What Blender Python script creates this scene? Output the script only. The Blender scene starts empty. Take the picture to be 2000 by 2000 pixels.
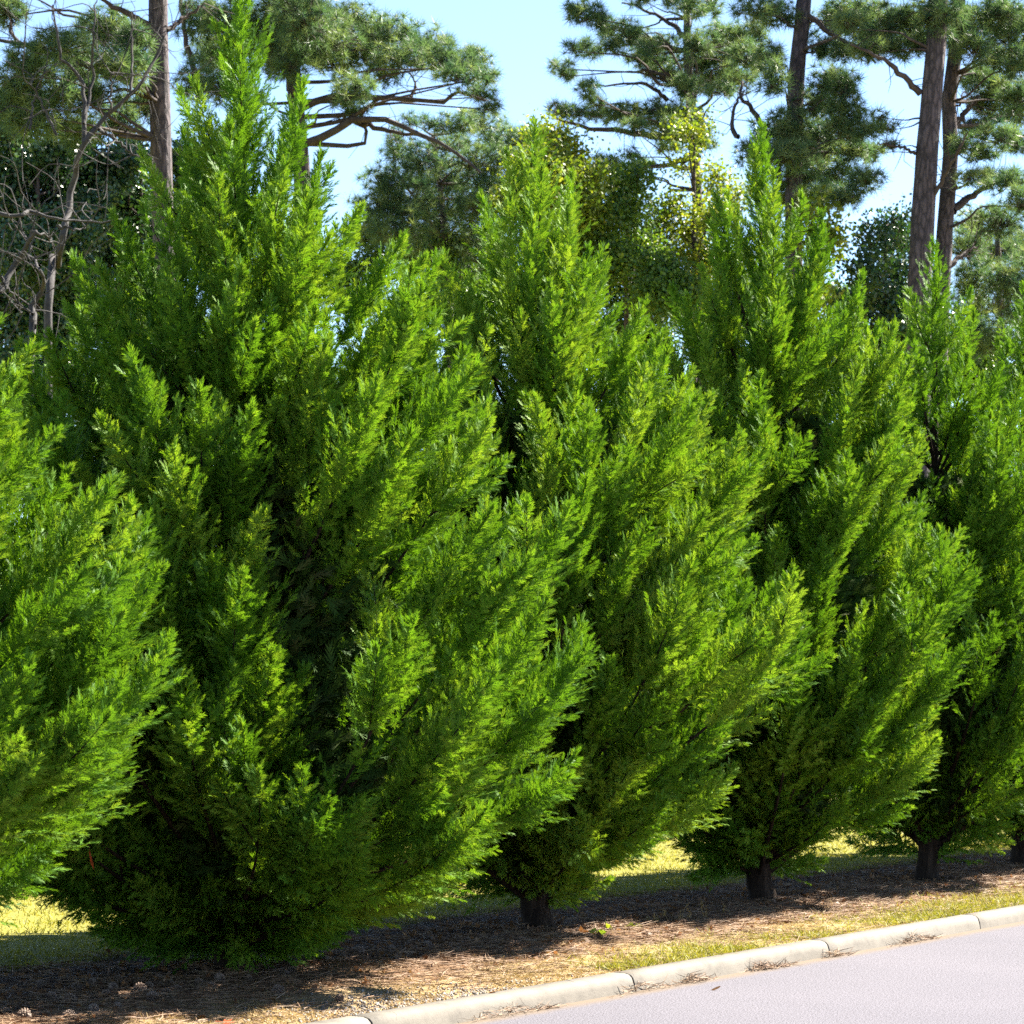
import bpy, math, random
import numpy as np
from mathutils import Vector

# ------------------------------------------------------------------ camera, sky, sun, exposure
F = 5500.0          # focal length in photograph pixels (2000 px frame)
HOR = 1395.0        # horizon row
EYE = 1.7
scene = bpy.context.scene
cam_d = bpy.data.cameras.new("camera")
cam = bpy.data.objects.new("camera", cam_d)
scene.collection.objects.link(cam)
cam.location = (0, 0, EYE)
cam.rotation_euler = (math.radians(90), 0, 0)
cam_d.sensor_width = 36.0
cam_d.lens = 36.0 * F / 2000.0
cam_d.shift_y = (HOR - 1000.0) / 2000.0
cam_d.clip_start = 0.1
cam_d.clip_end = 2000
cam_d.dof.use_dof = True
cam_d.dof.focus_distance = 18.0
cam_d.dof.aperture_fstop = 7.1
scene.camera = cam

SUN_AZ = math.radians(36)     # from +X (camera right) towards +Y (away from the camera)
SUN_EL = math.radians(44)
w = bpy.data.worlds.new("World")
scene.world = w
w.use_nodes = True
nt = w.node_tree
sky = nt.nodes.new("ShaderNodeTexSky")
sky.sky_type = 'NISHITA'
sky.sun_disc = False
sky.sun_elevation = SUN_EL
sky.sun_rotation = math.pi / 2 - SUN_AZ
sky.air_density = 0.9
sky.dust_density = 0.3
sky.altitude = 2000
sky.ozone_density = 1.8
nt.links.new(sky.outputs[0], nt.nodes["Background"].inputs[0])
nt.nodes["Background"].inputs[1].default_value = 0.050

sl = bpy.data.lights.new("sun", 'SUN')
sl.energy = 5.0
sl.angle = math.radians(0.53)
sl.color = (1.0, 0.93, 0.80)
so = bpy.data.objects.new("sun", sl)
scene.collection.objects.link(so)
sdir = Vector((math.cos(SUN_EL) * math.cos(SUN_AZ), math.cos(SUN_EL) * math.sin(SUN_AZ), math.sin(SUN_EL)))
so.rotation_euler = sdir.to_track_quat('Z', 'Y').to_euler()
so.location = (20, 10, 30)

vs = scene.view_settings
vs.view_transform = 'Standard'
vs.look = 'None'
vs.exposure = 2.8
vs.gamma = 1.0
scene.cycles.use_denoising = False
scene.cycles.max_bounces = 8
scene.cycles.diffuse_bounces = 1
scene.cycles.glossy_bounces = 2
scene.cycles.transmission_bounces = 2
scene.cycles.sample_clamp_indirect = 6.0

# ------------------------------------------------------------------ helpers
COL = scene.collection
UDIR = np.array([0.508, 0.8614]); UDIR /= np.linalg.norm(UDIR)     # along the kerb
VDIR = np.array([-UDIR[1], UDIR[0]])                               # from the kerb towards the lawn
KERB0 = np.array([0.76, 17.28])
TAU = 2 * math.pi


def uv(u, v):
    return KERB0 + UDIR * u + VDIR * v


def gz(v):
    """ground height at distance v behind the kerb face"""
    v = np.asarray(v, dtype=float)
    t = np.clip((v - 0.16) / 1.5, 0, 1)
    return 0.095 + 0.055 * t * t * (3 - 2 * t)


def at(px, py, Y):
    """a point of the place seen at this pixel of the photograph, Y metres away"""
    return np.array([(px - 1000.0) / F * Y, Y, EYE + (HOR - py) / F * Y])


def tag(o, label=None, cat=None, group=None, kind=None):
    if label: o["label"] = label
    if cat: o["category"] = cat
    if group: o["group"] = group
    if kind: o["kind"] = kind
    return o


def empty(name, loc):
    o = bpy.data.objects.new(name, None)
    o.location = loc
    o.empty_display_size = 0.3
    COL.objects.link(o)
    return o


def norm(v):
    return v / np.maximum(np.linalg.norm(v, axis=-1, keepdims=True), 1e-9)


class Geo:
    """collects triangles / quads with one tint value per vertex, builds ONE mesh object"""
    def __init__(self):
        self.v, self.f3, self.f4, self.t, self.n = [], [], [], [], 0
        self.sm4 = True

    def add(self, v, f, tint=0.5):
        v = np.asarray(v, dtype=np.float32).reshape(-1, 3)
        f = np.asarray(f, dtype=np.int64)
        (self.f3 if f.shape[1] == 3 else self.f4).append(f + self.n)
        self.v.append(v)
        tt = np.broadcast_to(np.asarray(tint, dtype=np.float32), (len(v),))
        self.t.append(tt)
        self.n += len(v)

    def build(self, name, mat, parent=None, origin=(0, 0, 0), smooth=False):
        v = np.concatenate(self.v) - np.asarray(origin, dtype=np.float32)
        f3 = np.concatenate(self.f3) if self.f3 else np.zeros((0, 3), np.int64)
        f4 = np.concatenate(self.f4) if self.f4 else np.zeros((0, 4), np.int64)
        me = bpy.data.meshes.new(name)
        me.vertices.add(len(v))
        me.vertices.foreach_set("co", v.ravel())
        nl = f3.size + f4.size
        me.loops.add(nl)
        me.loops.foreach_set("vertex_index", np.concatenate([f3.ravel(), f4.ravel()]).astype(np.int32))
        npoly = len(f3) + len(f4)
        me.polygons.add(npoly)
        starts = np.concatenate([np.arange(len(f3)) * 3, f3.size + np.arange(len(f4)) * 4]).astype(np.int32)
        me.polygons.foreach_set("loop_start", starts)
        if smooth:
            me.polygons.foreach_set("use_smooth", np.ones(npoly, dtype=bool))
        a = me.attributes.new("tint", 'FLOAT', 'POINT')
        a.data.foreach_set("value", np.concatenate(self.t))
        me.update(calc_edges=True)
        me.materials.append(mat)
        o = bpy.data.objects.new(name, me)
        if parent is not None:
            o.parent = parent
        else:
            o.location = origin
        COL.objects.link(o)
        return o


def tube(geo, pts, rad, n=6, tint=0.5, cap=False, wob=0.0, rng=None):
    pts = np.asarray(pts, dtype=float)
    k = len(pts)
    rad = np.broadcast_to(np.asarray(rad, dtype=float), (k,))
    tan = np.gradient(pts, axis=0)
    tan = norm(tan)
    ref = np.array([0.0, 1.0, 0.0]) if abs(tan[:, 1]).mean() < 0.8 else np.array([1.0, 0, 0])
    a = norm(np.cross(tan, ref))
    b = np.cross(tan, a)
    ang = np.arange(n) * TAU / n
    r = rad[:, None] * np.ones((1, n))
    if wob and rng is not None:
        r = r * (1 + wob * rng.standard_normal((k, n)))
    v = pts[:, None, :] + (a[:, None, :] * np.cos(ang)[None, :, None] + b[:, None, :] * np.sin(ang)[None, :, None]) * r[:, :, None]
    i = np.arange(k - 1)[:, None] * n
    j = np.arange(n)[None, :]
    j2 = (j + 1) % n
    f = np.stack([i + j, i + j2, i + n + j2, i + n + j], axis=-1).reshape(-1, 4)
    geo.add(v.reshape(-1, 3), f, tint)
    if cap:
        base = (k - 1) * n
        fc = np.array([[base, base + q, base + q + 1] for q in range(1, n - 1)])
        geo.f3.append(fc + geo.n - len(v.reshape(-1, 3)))


def bez(p0, p1, p2, p3, t):
    t = np.asarray(t)[:, None]
    return (1 - t) ** 3 * p0 + 3 * (1 - t) ** 2 * t * p1 + 3 * (1 - t) * t * t * p2 + t ** 3 * p3


def bez_d(p0, p1, p2, p3, t):
    t = np.asarray(t)[:, None]
    return norm(3 * (1 - t) ** 2 * (p1 - p0) + 6 * (1 - t) * t * (p2 - p1) + 3 * t * t * (p3 - p2))


def smooth_path(pts, k=10):
    """Catmull-Rom through the points"""
    p = np.asarray(pts, dtype=float)
    if len(p) == 2:
        return p[0] + (p[1] - p[0]) * np.linspace(0, 1, k)[:, None]
    q = np.vstack([2 * p[0] - p[1], p, 2 * p[-1] - p[-2]])
    out = []
    m = max(2, k // (len(p) - 1))
    for i in range(1, len(q) - 2):
        for t in np.linspace(0, 1, m, endpoint=False):
            out.append(0.5 * (2 * q[i] + (q[i + 1] - q[i - 1]) * t + (2 * q[i - 1] - 5 * q[i] + 4 * q[i + 1] - q[i + 2]) * t * t
                              + (3 * q[i] - q[i - 1] - 3 * q[i + 1] + q[i + 2]) * t ** 3))
    out.append(p[-1])
    return np.array(out)


def instance(geo, tv, tf, o, d, wv, nv, s, tint):
    """copies of a small template (tv, tf) placed at frames (o; d, wv, nv), all joined into geo"""
    N, V = len(o), len(tv)
    v = (o[:, None, :] + s[:, None, None] * (tv[None, :, 0:1] * d[:, None, :] + tv[None, :, 1:2] * wv[:, None, :] + tv[None, :, 2:3] * nv[:, None, :]))
    f = tf[None, :, :] + (np.arange(N) * V)[:, None, None]
    geo.add(v.reshape(-1, 3), f.reshape(-1, tf.shape[1]), np.repeat(tint, V))


def frames(d, rng, ref=None, jitter=1.0):
    """two vectors square to each direction"""
    r = rng.standard_normal(d.shape) * jitter
    if ref is not None:
        r = r + ref
    wv = norm(r - (r * d).sum(-1, keepdims=True) * d)
    return wv, np.cross(d, wv)


# ------------------------------------------------------------------ materials
def new_mat(name):
    m = bpy.data.materials.new(name)
    m.use_nodes = True
    t = m.node_tree
    t.nodes.clear()
    return m, t, t.nodes.new("ShaderNodeOutputMaterial")


def ramp(t, stops):
    r = t.nodes.new("ShaderNodeValToRGB")
    e = r.color_ramp.elements
    while len(e) > 1: e.remove(e[-1])
    e[0].position, e[0].color = stops[0][0], (*stops[0][1], 1)
    for p, c in stops[1:]:
        x = e.new(p); x.color = (*c, 1)
    return r


def noise(t, scale, detail=4, rough=0.6, vec=None, dist=0.0):
    n = t.nodes.new("ShaderNodeTexNoise")
    n.inputs["Scale"].default_value = scale
    n.inputs["Detail"].default_value = detail
    n.inputs["Roughness"].default_value = rough
    n.inputs["Distortion"].default_value = dist
    if vec is not None: t.links.new(vec, n.inputs["Vector"])
    return n


def mth(t, op, a, b=None, c=None):
    m = t.nodes.new("ShaderNodeMath")
    m.operation = op
    for i, x in enumerate((a, b, c)):
        if x is None: continue
        if isinstance(x, (int, float)): m.inputs[i].default_value = x
        else: t.links.new(x, m.inputs[i])
    return m.outputs[0]


def mixc(t, fac, a, b):
    m = t.nodes.new("ShaderNodeMix")
    m.data_type = 'RGBA'
    for sock, x in ((m.inputs[0], fac), (m.inputs[6], a), (m.inputs[7], b)):
        if isinstance(x, (int, float)): sock.default_value = x
        elif isinstance(x, tuple): sock.default_value = (*x, 1)
        else: t.links.new(x, sock)
    return m.outputs[2]


def leaf_mat(name, stops, trans=0.4, tcol=(1.35, 1.25, 0.5), rough=0.45, spec=0.35, nscale=1.5, nweight=0.5):
    """foliage: thin leaves that reflect, shine a little and let light through"""
    m, t, out = new_mat(name)
    a = t.nodes.new("ShaderNodeAttribute"); a.attribute_name = "tint"
    tc = t.nodes.new("ShaderNodeTexCoord")
    n = noise(t, nscale, 3, 0.6, tc.outputs["Object"])
    f = mth(t, 'ADD', mth(t, 'MULTIPLY', a.outputs["Fac"], 1 - nweight), mth(t, 'MULTIPLY', n.outputs["Fac"], nweight))
    r = ramp(t, stops)
    t.links.new(f, r.inputs[0])
    p = t.nodes.new("ShaderNodeBsdfPrincipled")
    t.links.new(r.outputs[0], p.inputs["Base Color"])
    p.inputs["Roughness"].default_value = rough
    p.inputs["Specular IOR Level"].default_value = spec
    tr = t.nodes.new("ShaderNodeBsdfTranslucent")
    mul = t.nodes.new("ShaderNodeMix"); mul.data_type = 'RGBA'; mul.blend_type = 'MULTIPLY'
    mul.inputs[0].default_value = 1.0
    t.links.new(r.outputs[0], mul.inputs[6]); mul.inputs[7].default_value = (*tcol, 1)
    t.links.new(mul.outputs[2], tr.inputs["Color"])
    mx = t.nodes.new("ShaderNodeMixShader"); mx.inputs[0].default_value = trans
    t.links.new(p.outputs[0], mx.inputs[1]); t.links.new(tr.outputs[0], mx.inputs[2])
    t.links.new(mx.outputs[0], out.inputs["Surface"])
    return m


def solid_mat(name, stops, scale=8.0, detail=6, rough=0.85, bump=0.0, bscale=None, stretch=None, spec=0.3):
    m, t, out = new_mat(name)
    tc = t.nodes.new("ShaderNodeTexCoord")
    vec = tc.outputs["Object"]
    if stretch:
        mp = t.nodes.new("ShaderNodeMapping"); mp.inputs["Scale"].default_value = stretch
        t.links.new(vec, mp.inputs["Vector"]); vec = mp.outputs[0]
    n = noise(t, scale, detail, 0.65, vec)
    r = ramp(t, stops)
    t.links.new(n.outputs["Fac"], r.inputs[0])
    p = t.nodes.new("ShaderNodeBsdfPrincipled")
    t.links.new(r.outputs[0], p.inputs["Base Color"])
    p.inputs["Roughness"].default_value = rough
    p.inputs["Specular IOR Level"].default_value = spec
    if bump:
        n2 = noise(t, bscale or scale * 2, 5, 0.7, vec)
        b = t.nodes.new("ShaderNodeBump"); b.inputs["Strength"].default_value = bump
        b.inputs["Distance"].default_value = 0.02
        t.links.new(n2.outputs["Fac"], b.inputs["Height"])
        t.links.new(b.outputs[0], p.inputs["Normal"])
    t.links.new(p.outputs[0], out.inputs["Surface"])
    return m


def bark_mat(name, dark, light, sc=14, stretch=(1, 1, 0.28)):
    """plated pine bark: voronoi plates with dark furrows"""
    m, t, out = new_mat(name)
    tc = t.nodes.new("ShaderNodeTexCoord")
    mp = t.nodes.new("ShaderNodeMapping"); mp.inputs["Scale"].default_value = stretch
    t.links.new(tc.outputs["Object"], mp.inputs["Vector"])
    n = noise(t, sc * 0.6, 5, 0.7, mp.outputs[0], 0.4)
    vo = t.nodes.new("ShaderNodeTexVoronoi"); vo.feature = 'DISTANCE_TO_EDGE'
    vo.inputs["Scale"].default_value = sc
    add = t.nodes.new("ShaderNodeVectorMath"); add.operation = 'MULTIPLY_ADD'
    t.links.new(n.outputs["Color"], add.inputs[0]); add.inputs[1].default_value = (0.12, 0.12, 0.12)
    t.links.new(mp.outputs[0], add.inputs[2])
    t.links.new(add.outputs[0], vo.inputs["Vector"])
    r = ramp(t, [(0.0, dark), (0.12, tuple(0.5 * (a + b) for a, b in zip(dark, light))), (0.3, light)])
    t.links.new(vo.outputs["Distance"], r.inputs[0])
    nr = ramp(t, [(0.3, (0.55, 0.5, 0.5)), (0.7, (1.2, 1.15, 1.1))])
    t.links.new(n.outputs["Fac"], nr.inputs[0])
    mul = t.nodes.new("ShaderNodeMix"); mul.data_type = 'RGBA'; mul.blend_type = 'MULTIPLY'; mul.inputs[0].default_value = 1
    t.links.new(r.outputs[0], mul.inputs[6]); t.links.new(nr.outputs[0], mul.inputs[7])
    p = t.nodes.new("ShaderNodeBsdfPrincipled"); p.inputs["Roughness"].default_value = 0.9
    t.links.new(mul.outputs[2], p.inputs["Base Color"])
    b = t.nodes.new("ShaderNodeBump"); b.inputs["Strength"].default_value = 0.8; b.inputs["Distance"].default_value = 0.03
    t.links.new(vo.outputs["Distance"], b.inputs["Height"]); t.links.new(b.outputs[0], p.inputs["Normal"])
    t.links.new(p.outputs[0], out.inputs["Surface"])
    return m


M = {}
M['cypress'] = leaf_mat('cypress_foliage', [(0.2, (0.035, 0.100, 0.009)), (0.5, (0.080, 0.188, 0.015)), (0.8, (0.170, 0.280, 0.034))],
                        trans=0.28, tcol=(1.65, 1.42, 0.45), rough=0.6, spec=0.13, nscale=1.3, nweight=0.4)
M['shade_dark_twig'] = leaf_mat('shade_dark_twig', [(0.2, (0.018, 0.045, 0.009)), (0.6, (0.034, 0.070, 0.013)), (0.9, (0.070, 0.066, 0.028))], 0.1, (1.1, 1, 0.8), 0.8, 0.1)  # old inner twigs, dark green so gaps between plumes read as shade
M['cypress_bark'] = solid_mat('cypress_bark', [(0.3, (0.010, 0.007, 0.006)), (0.5, (0.024, 0.017, 0.013)), (0.7, (0.060, 0.042, 0.031))], 26, 8, 0.95, 1.0, 60, (1, 1, 0.13), 0.1)
M['needle'] = leaf_mat('pine_needles', [(0.2, (0.026, 0.068, 0.046)), (0.5, (0.078, 0.140, 0.062)), (0.85, (0.215, 0.265, 0.105))],
                       trans=0.36, tcol=(1.3, 1.3, 0.75), rough=0.5, spec=0.25, nscale=0.7, nweight=0.35)
M['pine_bark'] = bark_mat('pine_bark', (0.020, 0.016, 0.020), (0.098, 0.080, 0.090))
M['limb_bark'] = solid_mat('limb_bark', [(0.3, (0.025, 0.019, 0.019)), (0.7, (0.085, 0.067, 0.063))], 9, 5, 0.9, 0.5, 30)
M['grey_bark'] = solid_mat('grey_bark', [(0.3, (0.018, 0.017, 0.018)), (0.7, (0.060, 0.056, 0.058))], 7, 5, 0.9, 0.4, 30)
M['dark_leaf'] = leaf_mat('dark_leaf', [(0.2, (0.018, 0.055, 0.022)), (0.55, (0.030, 0.075, 0.028)), (0.85, (0.085, 0.135, 0.035))],
                          trans=0.25, tcol=(1.3, 1.3, 0.5), rough=0.35, spec=0.5, nscale=0.8)
M['yellow_leaf'] = leaf_mat('yellow_leaf', [(0.15, (0.045, 0.090, 0.014)), (0.45, (0.115, 0.175, 0.018)), (0.75, (0.245, 0.265, 0.026)), (0.95, (0.36, 0.25, 0.033))],
                            trans=0.45, tcol=(1.25, 1.2, 0.5), rough=0.45, spec=0.4, nscale=1.0, nweight=0.45)
M['green_leaf'] = leaf_mat('green_leaf', [(0.2, (0.035, 0.085, 0.015)), (0.6, (0.085, 0.165, 0.022)), (0.9, (0.26, 0.30, 0.03))],
                           trans=0.38, tcol=(1.3, 1.25, 0.5), rough=0.42, spec=0.4, nscale=0.9)

# ------------------------------------------------------------------ ground, kerb, road
def grid(name, us, vss, zf, mat, kind='structure', bumpy=None):
    U, V = np.meshgrid(us, vss, indexing='ij')
    P = KERB0[None, None, :] + U[..., None] * UDIR + V[..., None] * VDIR
    Z = zf(U, V)
    v = np.concatenate([P, Z[..., None]], axis=-1).reshape(-1, 3)
    nu, nv = len(us), len(vss)
    i = np.arange(nu - 1)[:, None] * nv + np.arange(nv - 1)[None, :]
    f = np.stack([i, i + nv, i + nv + 1, i + 1], axis=-1).reshape(-1, 4)
    g = Geo(); g.add(v, f)
    o = g.build(name, mat, smooth=True)
    return tag(o, kind=kind)


def uvcoord(t):
    """kerb-aligned ground coordinates: x along the kerb, y behind it"""
    g = t.nodes.new("ShaderNodeNewGeometry")
    mp = t.nodes.new("ShaderNodeMapping"); mp.vector_type = 'TEXTURE'
    mp.inputs["Location"].default_value = (KERB0[0], KERB0[1], 0)
    mp.inputs["Rotation"].default_value = (0, 0, math.atan2(UDIR[1], UDIR[0]))
    t.links.new(g.outputs["Position"], mp.inputs["Vector"])
    sep = t.nodes.new("ShaderNodeSeparateXYZ")
    t.links.new(mp.outputs[0], sep.inputs[0])
    return mp.outputs[0], sep.outputs[0], sep.outputs[1]


def map_range(t, x, a, b, c=0.0, d=1.0):
    m = t.nodes.new("ShaderNodeMapRange"); m.clamp = True; m.interpolation_type = 'SMOOTHSTEP'
    t.links.new(x, m.inputs[0])
    for i, q in enumerate((a, b, c, d)): m.inputs[i + 1].default_value = q
    return m.outputs[0]


def ground_mat():
    m, t, out = new_mat('ground')
    vec, su, sv = uvcoord(t)
    big = noise(t, 0.9, 4, 0.6, vec)
    mid = noise(t, 7, 5, 0.7, vec)
    fine = noise(t, 60, 5, 0.75, vec)
    # distance behind kerb, wobbling
    vw = mth(t, 'ADD', sv, mth(t, 'MULTIPLY', mth(t, 'SUBTRACT', big.outputs["Fac"], 0.5), 0.9))
    vw2 = mth(t, 'ADD', vw, mth(t, 'MULTIPLY', mth(t, 'SUBTRACT', mid.outputs["Fac"], 0.5), 0.5))
    sand = ramp(t, [(0.3, (0.19, 0.125, 0.060)), (0.5, (0.285, 0.20, 0.103)), (0.7, (0.34, 0.255, 0.145))])
    t.links.new(fine.outputs["Fac"], sand.inputs[0])
    straw = ramp(t, [(0.3, (0.065, 0.033, 0.019)), (0.5, (0.185, 0.107, 0.060)), (0.72, (0.29, 0.195, 0.115))])
    t.links.new(fine.outputs["Fac"], straw.inputs[0])
    mulch = ramp(t, [(0.3, (0.022, 0.012, 0.007)), (0.55, (0.052, 0.030, 0.018)), (0.75, (0.11, 0.070, 0.042))])
    t.links.new(fine.outputs["Fac"], mulch.inputs[0])
    grass = ramp(t, [(0.3, (0.085, 0.095, 0.016)), (0.5, (0.185, 0.175, 0.030)), (0.7, (0.30, 0.25, 0.06))])
    t.links.new(fine.outputs["Fac"], grass.inputs[0])
    c = mixc(t, map_range(t, vw2, 0.75, 1.1), sand.outputs[0], straw.outputs[0])
    c = mixc(t, map_range(t, vw2, 1.35, 1.7), c, mulch.outputs[0])
    c = mixc(t, map_range(t, vw2, 3.0, 3.35), c, grass.outputs[0])
    # greener grass beside the kerb further along the road
    gm = mth(t, 'MULTIPLY', map_range(t, su, -1.0, 2.5), map_range(t, vw, 1.05, 0.5))
    gm = mth(t, 'MULTIPLY', gm, map_range(t, mid.outputs["Fac"], 0.35, 0.6))
    c = mixc(t, gm, c, grass.outputs[0])
    p = t.nodes.new("ShaderNodeBsdfPrincipled"); p.inputs["Roughness"].default_value = 0.95
    p.inputs["Specular IOR Level"].default_value = 0.15
    t.links.new(c, p.inputs["Base Color"])
    b = t.nodes.new("ShaderNodeBump"); b.inputs["Strength"].default_value = 0.7; b.inputs["Distance"].default_value = 0.03
    t.links.new(fine.outputs["Fac"], b.inputs["Height"]); t.links.new(b.outputs[0], p.inputs["Normal"])
    t.links.new(p.outputs[0], out.inputs["Surface"])
    return m


def road_mat():
    m, t, out = new_mat('asphalt')
    vec, su, sv = uvcoord(t)
    n = noise(t, 95, 3, 0.85, vec)
    n2 = noise(t, 0.5, 3, 0.5, vec)
    r = ramp(t, [(0.41, (0.026, 0.025, 0.030)), (0.48, (0.080, 0.076, 0.091)), (0.57, (0.126, 0.121, 0.143))])
    t.links.new(n.outputs["Fac"], r.inputs[0])
    r2 = ramp(t, [(0.3, (0.93, 0.93, 0.94)), (0.7, (1.06, 1.05, 1.05))])
    t.links.new(n2.outputs["Fac"], r2.inputs[0])
    mul = t.nodes.new("ShaderNodeMix"); mul.data_type = 'RGBA'; mul.blend_type = 'MULTIPLY'; mul.inputs[0].default_value = 1
    t.links.new(r.outputs[0], mul.inputs[6]); t.links.new(r2.outputs[0], mul.inputs[7])
    p = t.nodes.new("ShaderNodeBsdfPrincipled"); p.inputs["Roughness"].default_value = 0.95
    p.inputs["Specular IOR Level"].default_value = 0.15
    # sandy dust lying in the gutter
    d = mth(t, 'ADD', sv, mth(t, 'MULTIPLY', noise(t, 5, 4, 0.6, vec).outputs["Fac"], 0.12))
    c = mixc(t, map_range(t, d, -0.14, 0.03), mul.outputs[2], (0.115, 0.088, 0.066))
    t.links.new(c, p.inputs["Base Color"])
    b = t.nodes.new("ShaderNodeBump"); b.inputs["Strength"].default_value = 0.5; b.inputs["Distance"].default_value = 0.006
    t.links.new(n.outputs["Fac"], b.inputs["Height"]); t.links.new(b.outputs[0], p.inputs["Normal"])
    t.links.new(p.outputs[0], out.inputs["Surface"])
    return m


rg = np.random.default_rng(5)
_ph = rg.uniform(0, TAU, (12, 2)); _fr = rg.uniform(1.5, 9, (12, 2)) * rg.choice([-1, 1], (12, 2))


def lump(U, V):
    z = 0
    for k in range(12):
        z = z + np.sin(U * _fr[k, 0] + _ph[k, 0]) * np.sin(V * _fr[k, 1] + _ph[k, 1])
    return z * 0.0045


def ground_z(U, V):
    fade = np.clip((V - 0.16) / 0.25, 0, 1) * np.clip((12 - V) / 4, 0, 1)
    return gz(V) + lump(U, V) * fade


us = np.concatenate([[-220, -90, -40, -20], np.arange(-10, 24, 0.09), [26, 34, 60, 120, 260]])
vvs = np.concatenate([np.arange(0.158, 4.5, 0.07), np.linspace(4.5, 13, 40), [16, 22, 35, 60, 110, 220, 420]])
grid('ground', us, vvs, ground_z, ground_mat())
grid('road', np.array([-220, -40, 0, 20, 60, 260.]), np.array([-9.6, -5, -1, 0.01]), lambda U, V: U * 0, road_mat())
grid('ground', np.array([-220, -40, 0, 20, 60, 260.]), np.array([-300, -60, -20, -9.6]), lambda U, V: U * 0 + 0.02, bpy.data.materials['ground'])


def kerb():
    m, t, out = new_mat('concrete')
    vec, su, sv = uvcoord(t)
    n = noise(t, 6, 6, 0.7, vec); n2 = noise(t, 90, 4, 0.7, vec)
    r = ramp(t, [(0.28, (0.052, 0.045, 0.037)), (0.45, (0.092, 0.080, 0.065)), (0.7, (0.120, 0.105, 0.086))])
    t.links.new(n.outputs["Fac"], r.inputs[0])
    r2 = ramp(t, [(0.3, (0.86, 0.85, 0.84)), (0.5, (1, 1, 1))]); t.links.new(n2.outputs["Fac"], r2.inputs[0])
    mul = t.nodes.new("ShaderNodeMix"); mul.data_type = 'RGBA'; mul.blend_type = 'MULTIPLY'; mul.inputs[0].default_value = 1
    t.links.new(r.outputs[0], mul.inputs[6]); t.links.new(r2.outputs[0], mul.inputs[7])
    p = t.nodes.new("ShaderNodeBsdfPrincipled"); p.inputs["Roughness"].default_value = 0.85
    t.links.new(mul.outputs[2], p.inputs["Base Color"])
    b = t.nodes.new("ShaderNodeBump"); b.inputs["Strength"].default_value = 0.25; b.inputs["Distance"].default_value = 0.01
    t.links.new(n2.outputs["Fac"], b.inputs["Height"]); t.links.new(b.outputs[0], p.inputs["Normal"])
    t.links.new(p.outputs[0], out.inputs["Surface"])
    prof = np.array([(-0.005, -0.02), (0.0, 0.0), (0.012, 0.05), (0.024, 0.083), (0.042, 0.1), (0.07, 0.108), (0.155, 0.11), (0.162, 0.09), (0.162, -0.02)])
    g = Geo()
    seg = 2.9
    for k in range(-14, 30):
        u0, u1 = k * seg + 0.007, (k + 1) * seg - 0.007
        un = np.linspace(u0, u1, 14)
        un = np.concatenate([[u0, u0 + .006], un[1:-1], [u1 - .006, u1]])
        K, Pn = len(un), len(prof)
        v = np.zeros((K, Pn, 3))
        sink = np.array([0.006, 0] + [0] * (K - 4) + [0, 0.006])
        wav = 0.004 * np.sin(un * 1.7) + 0.003 * np.sin(un * 4.1)
        for i in range(K):
            q = KERB0 + UDIR * un[i]
            v[i, :, :2] = q + (prof[:, 0:1] + wav[i] * (prof[:, 1:2] > 0.02) * (prof[:, 0:1] < .1)) * VDIR + 0
            v[i, :, 2] = prof[:, 1] - sink[i] * (prof[:, 1] > 0.04)
        ii = np.arange(K - 1)[:, None] * Pn + np.arange(Pn - 1)[None, :]
        f = np.stack([ii, ii + 1, ii + Pn + 1, ii + Pn], -1).reshape(-1, 4)[:, ::-1]
        base = g.n
        g.add(v.reshape(-1, 3), f)
        for e in (0, (K - 1) * Pn):
            idx = np.array([[e, e + q, e + q + 1] for q in range(1, Pn - 1)])
            g.f3.append(idx + base)
    o = g.build('kerb', m)
    tag(o, kind='structure')


kerb()

# ------------------------------------------------------------------ cypress trees of the row
def spray_template():
    tv, tf = [], []

    def leaf(x, y, ang, L, wd, z0=0.0, z1=0.0):
        d = np.array([math.cos(ang), math.sin(ang)]); n = np.array([-d[1], d[0]])
        b = np.array([x, y])
        for q in (b - n * wd, b + n * wd):
            tv.append((q[0], q[1], z0))
        e = b + d * L
        tv.append((e[0], e[1], z1))
        k = len(tv)
        tf.append((k - 3, k - 2, k - 1))
    leaf(0, 0, 0, 1.0, 0.05)
    for i, x in enumerate((0.06, 0.26, 0.46, 0.66)):
        L = 0.52 * (1 - 0.62 * x)
        for s in (-1, 1):
            leaf(x + 0.03 * s, 0, s * math.radians(31 - 8 * x), L, 0.050, 0, 0.05 * (1 if i % 2 else -1))
    return np.array(tv, dtype=float), np.array(tf)


SPV, SPF = spray_template()
PROF_U = np.array([0.0, 0.03, 0.06, 0.10, 0.17, 0.26, 0.38, 0.48, 0.58, 0.68, 0.78, 0.87, 0.94, 1.0])
PROF_R = np.array([0.10, 0.18, 0.30, 0.47, 0.70, 0.89, 1.00, 0.96, 0.85, 0.69, 0.50, 0.32, 0.20, 0.06])
SKIRT_R = np.array([0.22, 0.38, 0.56, 0.75, 0.94, 1.02, 1.02, 0.94, 0.79, 0.63, 0.46, 0.31, 0.19, 0.06])
EL_U = np.array([0.0, 0.04, 0.09, 0.2, 0.4, 0.7, 1.0])
EL_A = np.radians([-8, 8, 28, 50, 60, 67, 80])


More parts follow.
